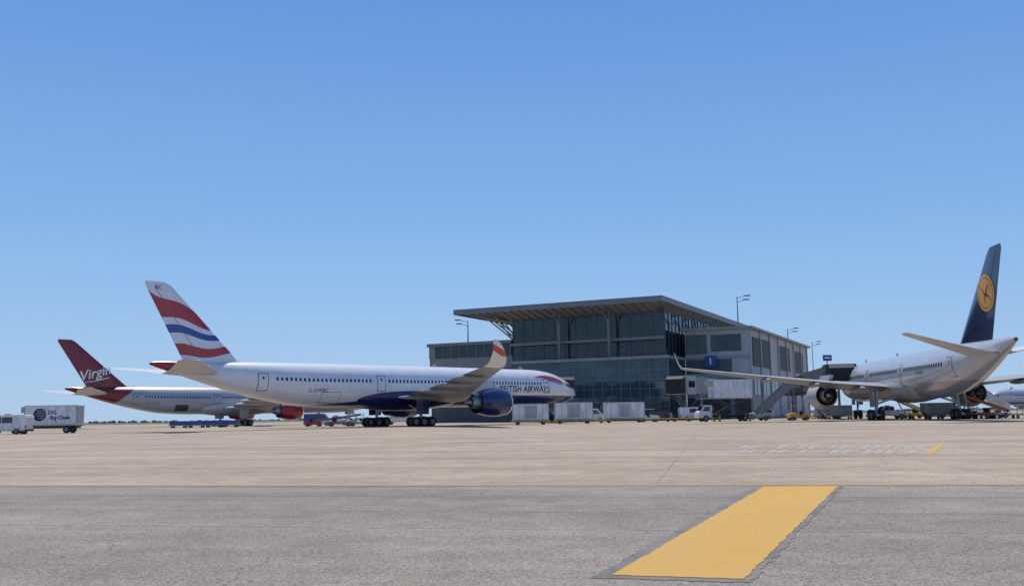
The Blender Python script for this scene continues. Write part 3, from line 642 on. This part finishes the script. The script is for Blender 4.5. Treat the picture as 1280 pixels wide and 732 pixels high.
def tug(label,loc,rz,m):
    t=thing('baggage_tug',label,'tug',loc,rz)
    MB().prism([(-1.5,.3),(-1.5,.95),(-.5,1.0),(-.45,.7),(.2,.7),(.3,1.1),(1.4,.95),(1.5,.3)],-.75,.75).build('body',m,t,bevel=.05)
    MB().box(-.55,-.3,-.5,.5,.7,1.3).build('seat',black,t,bevel=.04)
    r=MB()
    for x in(-.75,.4):
        for s in(-.65,.65): r.beam((x,s,.9),(x,s,1.95),.06,.06)
    r.build('roof_posts',dark,t); MB().box(-.95,.65,-.75,.75,1.95,2.02).build('roof',m,t)
    MB().tube((.25,0,1.0),(.05,0,1.3),.03).lathe([(1.28,.2),(1.31,.2)],(.03,0,0),'z',12).build('steering_wheel',black,t)
    for x in(-1,.95):
        for s in(-1,1): whl(t,x,s*.68,.3,.2)
    for s in(-1,1): MB().box(1.46,1.53,s*.5-.1,s*.5+.1,.65,.8).build('headlight',lamp_w,t)
tug('white baggage tug with canopy right of the cargo trailers',gx(812,153),0,white2)
tug('red baggage tug with canopy under the rear belly of the flag-tailed airliner',gx(392,165),0,red)
tug('white baggage tug with canopy between the wheels and tail of the flag-tailed airliner',gx(448,160),PI,white2)
tug('yellow baggage tug with canopy under the wing of the blue-tailed airliner',gx(998,138),PI,yellow)
tug('dark baggage tug beneath the tail of the blue-tailed airliner',gx(1205,122),0,dark)
tug('small yellow baggage tug with canopy far behind the yellow dollies',gx(888,168),0,yellow)
def belt(label,loc,rz,m,z1=3.2):
    t=thing('belt_loader',label,'belt loader',loc,rz)
    MB().prism([(-2.2,.35),(-2.2,.8),(2.0,.8),(2.2,.6),(2.2,.35)],-.9,.9).build('body',m,t,bevel=.05)
    MB().beam((-3.6,.25,.9),(3.4,.25,z1),.75,.22).build('conveyor',black,t)
    for y in(-.16,.66): MB().beam((-3.6,y,.98),(3.4,y,z1+.08),.06,.3).build('conveyor_frame',m,t)
    MB().beam((.5,.25,.8),(1.6,.25,z1*.75),.12,.12).build('lift_strut',steel,t); MB().box(-1.3,-.6,-.85,-.3,.8,1.35).build('seat',black,t)
    for x in(-1.4,1.4):
        for s in(-1,1): whl(t,x,s*.82,.34,.22)
belt('grey belt loader beneath the rear belly of the flag-tailed airliner',gx(425,158),.3,grey,1.8)
belt('orange belt loader raised under the rear of the blue-tailed airliner',gx(1222,120),2.4,orange,3.6)
belt('yellow belt loader between the wheels of the blue-tailed airliner',gx(1135,140),1.9,yellow)
def stairs(label,loc,rz,m,h=4.6):
    t=thing('passenger_stairs',label,'stairs',loc,rz)
    MB().box(-3,3,-1,1,.4,.65).build('chassis',m,t); s_=MB(); n=20
    for i in range(n): s_.box(-2.8+5*i/n,-2.8+5*(i+1)/n+.05,-.8,.8,.65+h*i/n*.87,.72+h*i/n*.87)
    s_.box(2.2,3.4,-.9,.9,.6+h*.87,.7+h*.87); s_.build('steps',steel,t)
    for s in(-.85,.85):
        MB().prism([(-2.9,.7),(2.2,.65+h*.87),(3.4,.65+h*.87),(3.4,1.75+h*.87),(2.1,1.75+h*.87),(-2.9,1.8)],s-.02,s+.02).build('side_panel',m,t)
    lg=MB()
    for s in(-.78,.78): lg.beam((2.3,s,.6),(2.3,s,.6+h*.87),.12,.12); lg.beam((.4,s,.6),(2.3,s,h*.7),.1,.1)
    lg.build('support_frame',steel,t)
    for x in(-2.2,2.2):
        for s in(-1,1): whl(t,x,s*.9,.36,.24)
stairs('grey mobile passenger stairs right of the raised catering truck',gx(972,142),.15,grey,4.8)
stairs('white mobile passenger stairs at the rear of the blue-tailed airliner',gx(1232,128),PI-.2,white2,4.0)
car('pickup','white pickup truck parked beneath the fuselage of the blue-tailed airliner',gx(1110,136),PI,white2)
car('van','white van behind the cargo trailers, nearest the dark service doors',gx(738,168),0,white2)
car('van','white van parked between the cargo trailers and the raised catering truck',gx(868,172),.1,white2)
car('suv','silver car parked left of the passenger stairs below the pale jet bridge',gx(950,168),PI,lgrey)
car('suv','white car behind the left wing engine of the blue-tailed airliner',gx(1036,165),0,white2)
car('pickup','white pickup truck under the rear fuselage of the flag-tailed airliner',gx(420,184),0,white2)
car('van','dark blue van parked right of the crimson engine',gx(398,190),0,blueg)
car('pickup','white pickup truck behind the wheels of the flag-tailed airliner',gx(500,178),PI,white2)
car('suv','dark car left of the pale jet bridge, in front of the glass wall',gx(832,174),0,dark)
car('pickup','white pickup truck behind the starboard wheels of the blue-tailed airliner',gx(1190,150),0,white2)
def uld(label,loc,rz,m,door=lgrey,group='metal air freight containers on dollies'):
    t=thing('freight_container',label,'container',loc,rz,group)
    MB().prism([(-1.5,.9),(-1.0,.47),(1.0,.47),(1.0,2.1),(-1.5,2.1)],-.75,.75).build('shell',m,t,bevel=.04)
    MB().box(-.9,.9,-.79,-.76,.6,2.0).build('curtain_door',door,t); MB().box(-1.3,1.2,-.8,.8,.3,.42).build('dolly_deck',grey,t)
    for x in(-.9,.8):
        for s in(-1,1): whl(t,x,s*.65,.16,.12)
for px,D,l in((1042,150,'metal freight container left of the port wheels of the blue-tailed airliner'),(1056,150,'metal freight container nearest the port wheels of the blue-tailed airliner'),(1168,126,'metal freight container beneath the middle of the blue-tailed airliner'),(1184,126,'metal freight container beneath the rear of the blue-tailed airliner')):
    uld(l,gx(px,D),random.uniform(-.1,.1),steel)
# ---------------------------------------------------------------- ground
A0=gp(0,607); A1=gp(1280,606); d=(A1-A0).normalized(); nrm=Vector((-d.y,d.x,0)); c0=nrm.dot(A0)
def ground_mat():
    m=bpy.data.materials.new('apron_surface'); nt,N,L,b=nodes(m)
    tc=N.new('ShaderNodeTexCoord'); P_=tc.outputs['Object']
    dt=N.new('ShaderNodeVectorMath'); dt.operation='DOT_PRODUCT'; L.new(P_,dt.inputs[0]); dt.inputs[1].default_value=nrm
    s=M_(N,L,'SUBTRACT',dt.outputs['Value'],c0)
    da=N.new('ShaderNodeVectorMath'); da.operation='DOT_PRODUCT'; L.new(P_,da.inputs[0]); da.inputs[1].default_value=d
    a=da.outputs['Value']
    def noise(sc,det=4,dist=0,vec=None,ro=.5):
        n=N.new('ShaderNodeTexNoise'); n.inputs['Scale'].default_value=sc; n.inputs['Detail'].default_value=det; n.inputs['Distortion'].default_value=dist; n.inputs['Roughness'].default_value=ro
        L.new(vec or P_,n.inputs[0]); return n.outputs[0]
    def ramp(v,p0,c0_,p1,c1_):
        r=N.new('ShaderNodeValToRGB'); e=r.color_ramp.elements; e[0].position=p0; e[1].position=p1; e[0].color=(*c0_,1); e[1].color=(*c1_,1); L.new(v,r.inputs[0]); return r.outputs[0]
    big=noise(.18,5); mid=noise(1.3,5); fine=noise(55,4,0,None,.75)
    vo=N.new('ShaderNodeTexVoronoi'); vo.inputs['Scale'].default_value=62; L.new(P_,vo.inputs[0])
    sc_=N.new('ShaderNodeSeparateColor'); L.new(vo.outputs['Color'],sc_.inputs[0])
    asp=ramp(big,.3,(.215,.195,.172),.7,(.295,.27,.24))
    con=ramp(big,.3,(.32,.262,.205),.7,(.42,.35,.28))
    wig=M_(N,L,'ADD',s,M_(N,L,'MULTIPLY',M_(N,L,'SUBTRACT',mid,.5),.10))
    k=N.new('ShaderNodeMapRange'); k.inputs[1].default_value=-.02; k.inputs[2].default_value=.05; L.new(wig,k.inputs[0])
    base=mixc(N,L,k.outputs[0],asp,con)
    sp=M_(N,L,'ADD',M_(N,L,'MULTIPLY',sc_.outputs[0],.6),M_(N,L,'MULTIPLY',fine,.75))
    spc=ramp(sp,.25,(.36,.36,.37),.98,(1.5,1.48,1.45))
    base=mixc(N,L,1.0,base,spc,'MULTIPLY')
    bl=ramp(mid,.3,(.84,.84,.84),.7,(1.08,1.07,1.06)); base=mixc(N,L,1.0,base,bl,'MULTIPLY')
    cb=N.new('ShaderNodeCombineXYZ'); L.new(M_(N,L,'MULTIPLY',a,.035),cb.inputs[0]); L.new(M_(N,L,'MULTIPLY',s,.5),cb.inputs[1])
    stv=ramp(noise(1,6,0,cb.outputs[0],.65),.35,(.8,.79,.78),.62,(1.06,1.06,1.06)); base=mixc(N,L,1.0,base,stv,'MULTIPLY')
    wob=M_(N,L,'MULTIPLY',M_(N,L,'SUBTRACT',noise(.9,3),.5),.12)
    ss=M_(N,L,'ADD',s,wob)
    tot=None
    for off,wd in((-2.35,.05),(-4.7,.035),(-6.6,.03)):
        l=M_(N,L,'LESS_THAN',M_(N,L,'ABSOLUTE',M_(N,L,'SUBTRACT',ss,off)),wd); tot=l if tot is None else M_(N,L,'MAXIMUM',tot,l)
    base=mixc(N,L,M_(N,L,'MULTIPLY',M_(N,L,'MULTIPLY',tot,.5),M_(N,L,'GREATER_THAN',mid,.42)),base,(.07,.07,.07))
    far=M_(N,L,'GREATER_THAN',s,.3); j=None
    for co,per,wd in((s,6.1,.012),(a,6.1,.006)):
        l=M_(N,L,'LESS_THAN',M_(N,L,'FRACT',M_(N,L,'DIVIDE',M_(N,L,'ADD',co,300),per)),wd); j=l if j is None else M_(N,L,'MAXIMUM',j,l)
    base=mixc(N,L,M_(N,L,'MULTIPLY',M_(N,L,'MULTIPLY',j,far),.45),base,(.12,.11,.1))
    v2=N.new('ShaderNodeTexVoronoi'); v2.feature='DISTANCE_TO_EDGE'; v2.inputs['Scale'].default_value=.16
    vd=N.new('ShaderNodeVectorMath'); vd.operation='ADD'; L.new(P_,vd.inputs[0]); nn=N.new('ShaderNodeTexNoise'); nn.inputs['Scale'].default_value=.7; nn.inputs['Detail'].default_value=6; L.new(P_,nn.inputs[0]); L.new(nn.outputs['Color'],vd.inputs[1]); L.new(vd.outputs[0],v2.inputs[0])
    cr=M_(N,L,'MULTIPLY',M_(N,L,'LESS_THAN',v2.outputs['Distance'],.0018),M_(N,L,'GREATER_THAN',mid,.52))
    base=mixc(N,L,M_(N,L,'MULTIPLY',cr,.5),base,(.09,.085,.08))
    sp2=ramp(noise(.55,2,.4),.66,(1,1,1),.76,(.72,.71,.7)); base=mixc(N,L,1.0,base,sp2,'MULTIPLY')
    sy=N.new('ShaderNodeSeparateXYZ'); L.new(P_,sy.inputs[0])
    base=mixc(N,L,M_(N,L,'GREATER_THAN',sy.outputs[1],480),base,(.10,.12,.08))
    L.new(base,b.inputs['Base Color']); b.inputs['Roughness'].default_value=.9; b.inputs['Specular IOR Level'].default_value=.15
    bp=N.new('ShaderNodeBump'); bp.inputs['Strength'].default_value=.4; bp.inputs['Distance'].default_value=.012; L.new(sp,bp.inputs['Height']); L.new(bp.outputs[0],b.inputs['Normal'])
    return m
g=MB().add([(-4000,-60,0),(4000,-60,0),(4000,7000,0),(-4000,7000,0)],[(0,1,2,3)]).build('ground',ground_mat()); tag(g,kind='structure')
def paint(name,col,wear=.5,dirt=(.2,.19,.17)):
    m=bpy.data.materials.new(name); nt,N,L,b=nodes(m); tc=N.new('ShaderNodeTexCoord')
    n=N.new('ShaderNodeTexNoise'); n.inputs['Scale'].default_value=45; n.inputs['Detail'].default_value=5; n.inputs['Roughness'].default_value=.8; L.new(tc.outputs['Object'],n.inputs[0])
    n2=N.new('ShaderNodeTexNoise'); n2.inputs['Scale'].default_value=1.6; n2.inputs['Detail'].default_value=6; L.new(tc.outputs['Object'],n2.inputs[0])
    f=M_(N,L,'ADD',M_(N,L,'MULTIPLY',n.outputs[0],.6),M_(N,L,'MULTIPLY',n2.outputs[0],.5))
    mr=N.new('ShaderNodeMapRange'); mr.inputs[1].default_value=.56-.14*wear; mr.inputs[2].default_value=.70-.1*wear; L.new(f,mr.inputs[0])
    c2=mixc(N,L,n2.outputs[0],tuple(x*.75 for x in col),tuple(min(1,x*1.2) for x in col))
    L.new(mixc(N,L,M_(N,L,'MULTIPLY',mr.outputs[0],wear),c2,dirt),b.inputs['Base Color']); b.inputs['Roughness'].default_value=.85; b.inputs['Specular IOR Level'].default_value=.12
    bp=N.new('ShaderNodeBump'); bp.inputs['Strength'].default_value=.5; bp.inputs['Distance'].default_value=.012; L.new(n.outputs[0],bp.inputs['Height']); L.new(bp.outputs[0],b.inputs['Normal'])
    return m
pyel=paint('worn_yellow_paint',(.58,.35,.095),.42,(.33,.235,.12)); pdark=paint('dark_border_paint',(.13,.13,.135),.95,(.23,.21,.185)); pwhite=paint('worn_white_paint',(.42,.40,.37),.9,(.34,.285,.23)); pred=paint('worn_red_paint',(.38,.27,.22),.9,(.34,.285,.23)); pyl2=paint('worn_line_yellow',(.46,.31,.12),.85,(.3,.25,.19))
def sheet(name,pts,m,z,jit=.012):
    P2=[]
    for i in range(len(pts)):
        a=Vector(pts[i]); b=Vector(pts[(i+1)%len(pts)]); n=max(1,int((b-a).length/.09)); n=min(n,200)
        for k in range(n):
            p=a.lerp(b,k/n); j=jit if k else 0; P2.append((p.x+random.uniform(-j,j),p.y+random.uniform(-j,j),z))
    o=MB().add(P2,[tuple(range(len(P2)))]).build(name,m); tag(o,kind='structure'); return o
l0=gp(0,607.4);l1=gp(1280,606.4);l2=gp(1280,604.6);l3=gp(0,605.4)
sheet('taxi_line',[l0-d*15,l1+d*15,l2+d*15,l3-d*15],pyl2,.006)
sheet('yellow_bar',[gp(765,719),gp(930,724),gp(1048,607.2),gp(955,608)],pyel,.008)
sheet('yellow_bar_border',[gp(738,722),gp(938,728),gp(1054,607.6),gp(943,608.4)],pdark,.004,.03)
q0,q1,q2,q3=gp(905,566),gp(1165,567.5),gp(1180,556),gp(930,556.3)
def bil(u,v): return q0.lerp(q1,u).lerp(q3.lerp(q2,u),v)
wb=MB(); rb=MB(); yb=MB()
for i in range(18):
    u=i/18*.94; du=.036
    for (v0,v1,kk) in((.02,.44,0),(.52,.98,1)):
        tgt=rb if ((i+kk)%3==0 and i<14) else wb
        if (i*7+kk*3)%8==0: continue
        tgt.add([bil(u,v0),bil(u+du,v0),bil(u+du,v1),bil(u,v1)],[(0,1,2,3)])
yb.add([bil(.965,.02),bil(1,.02),bil(1,.98),bil(.972,.98)],[(0,1,2,3)])
for mb,m in((wb,pwhite),(rb,pred),(yb,pyel)):
    mb.v=[(x,y,.006) for x,y,z in mb.v]; tag(mb.build('ladder_marking',m),kind='structure')
sheet('white_line',[gp(1075,531.2),gp(1195,530.6),gp(1195,529.4),gp(1075,529.8)],pwhite,.006)
sheet('yellow_line',[gp(480,551.3),gp(530,551.2),gp(530,550.2),gp(480,550.3)],pyl2,.006)
tb=MB(); 
for i in range(900):
    x=-2400+i*5.4+random.uniform(-2,2); y=1700+random.uniform(-60,60); h=random.uniform(2.5,5)+1.5*math.sin(i*.03); r=random.uniform(3,6)
    rings=[[(x+r*f*math.cos(a),y+r*f*math.sin(a),zz*h) for a in [2*PI*j/6+i for j in range(6)]] for zz,f in((0,.5),(.35,1),(.7,.8),(1,.15))]
    tb.loft(rings)
tag(tb.build('tree_belt',mat('far_foliage',(.08,.12,.12),.9,var=.4,scale=.1)),'low dark tree belt along the horizon','trees',kind='stuff')
# ---------------------------------------------------------------- light
el=R(59); az=R(-8)
sd=Vector((math.sin(az)*math.cos(el),math.cos(az)*math.cos(el),math.sin(el)))
sl=bpy.data.lights.new('sun','SUN'); sl.energy=4.5; sl.angle=R(.5); sl.color=(1,.95,.875); so=bpy.data.objects.new('sun',sl); C.objects.link(so); so.rotation_euler=(-sd).to_track_quat('-Z','Y').to_euler()
w=bpy.data.worlds.new('World'); S.world=w; w.use_nodes=True; N=w.node_tree.nodes; L=w.node_tree.links; bg=N['Background']
sk=N.new('ShaderNodeTexSky'); sk.sky_type='NISHITA'; sk.sun_disc=False; sk.sun_elevation=el; sk.sun_rotation=az; sk.air_density=1.0; sk.dust_density=.3; sk.ozone_density=3.0
tc=N.new('ShaderNodeTexCoord'); sx=N.new('ShaderNodeSeparateXYZ'); L.new(tc.outputs['Generated'],sx.inputs[0])
r=N.new('ShaderNodeValToRGB'); e=r.color_ramp.elements
e[0].position=0; e[0].color=(.35,.55,.82,1); e[1].position=1; e[1].color=(.03,.09,.30,1)
for p,c in((.10,(.29,.50,.82)),(.22,(.20,.42,.79)),(.42,(.115,.29,.70))):
    q=e.new(p); q.color=(*c,1)
L.new(sx.outputs[2],r.inputs[0])
vs_=N.new('ShaderNodeVectorMath'); vs_.operation='SCALE'; vs_.inputs['Scale'].default_value=1/.11; L.new(r.outputs[0],vs_.inputs[0])
mx=N.new('ShaderNodeMix'); mx.data_type='RGBA'; mx.inputs[0].default_value=.85; L.new(sk.outputs[0],mx.inputs[6]); L.new(vs_.outputs[0],mx.inputs[7])
L.new(mx.outputs[2],bg.inputs[0]); bg.inputs[1].default_value=.11
S.view_settings.view_transform='Standard'; S.view_settings.look='None'; S.view_settings.exposure=0
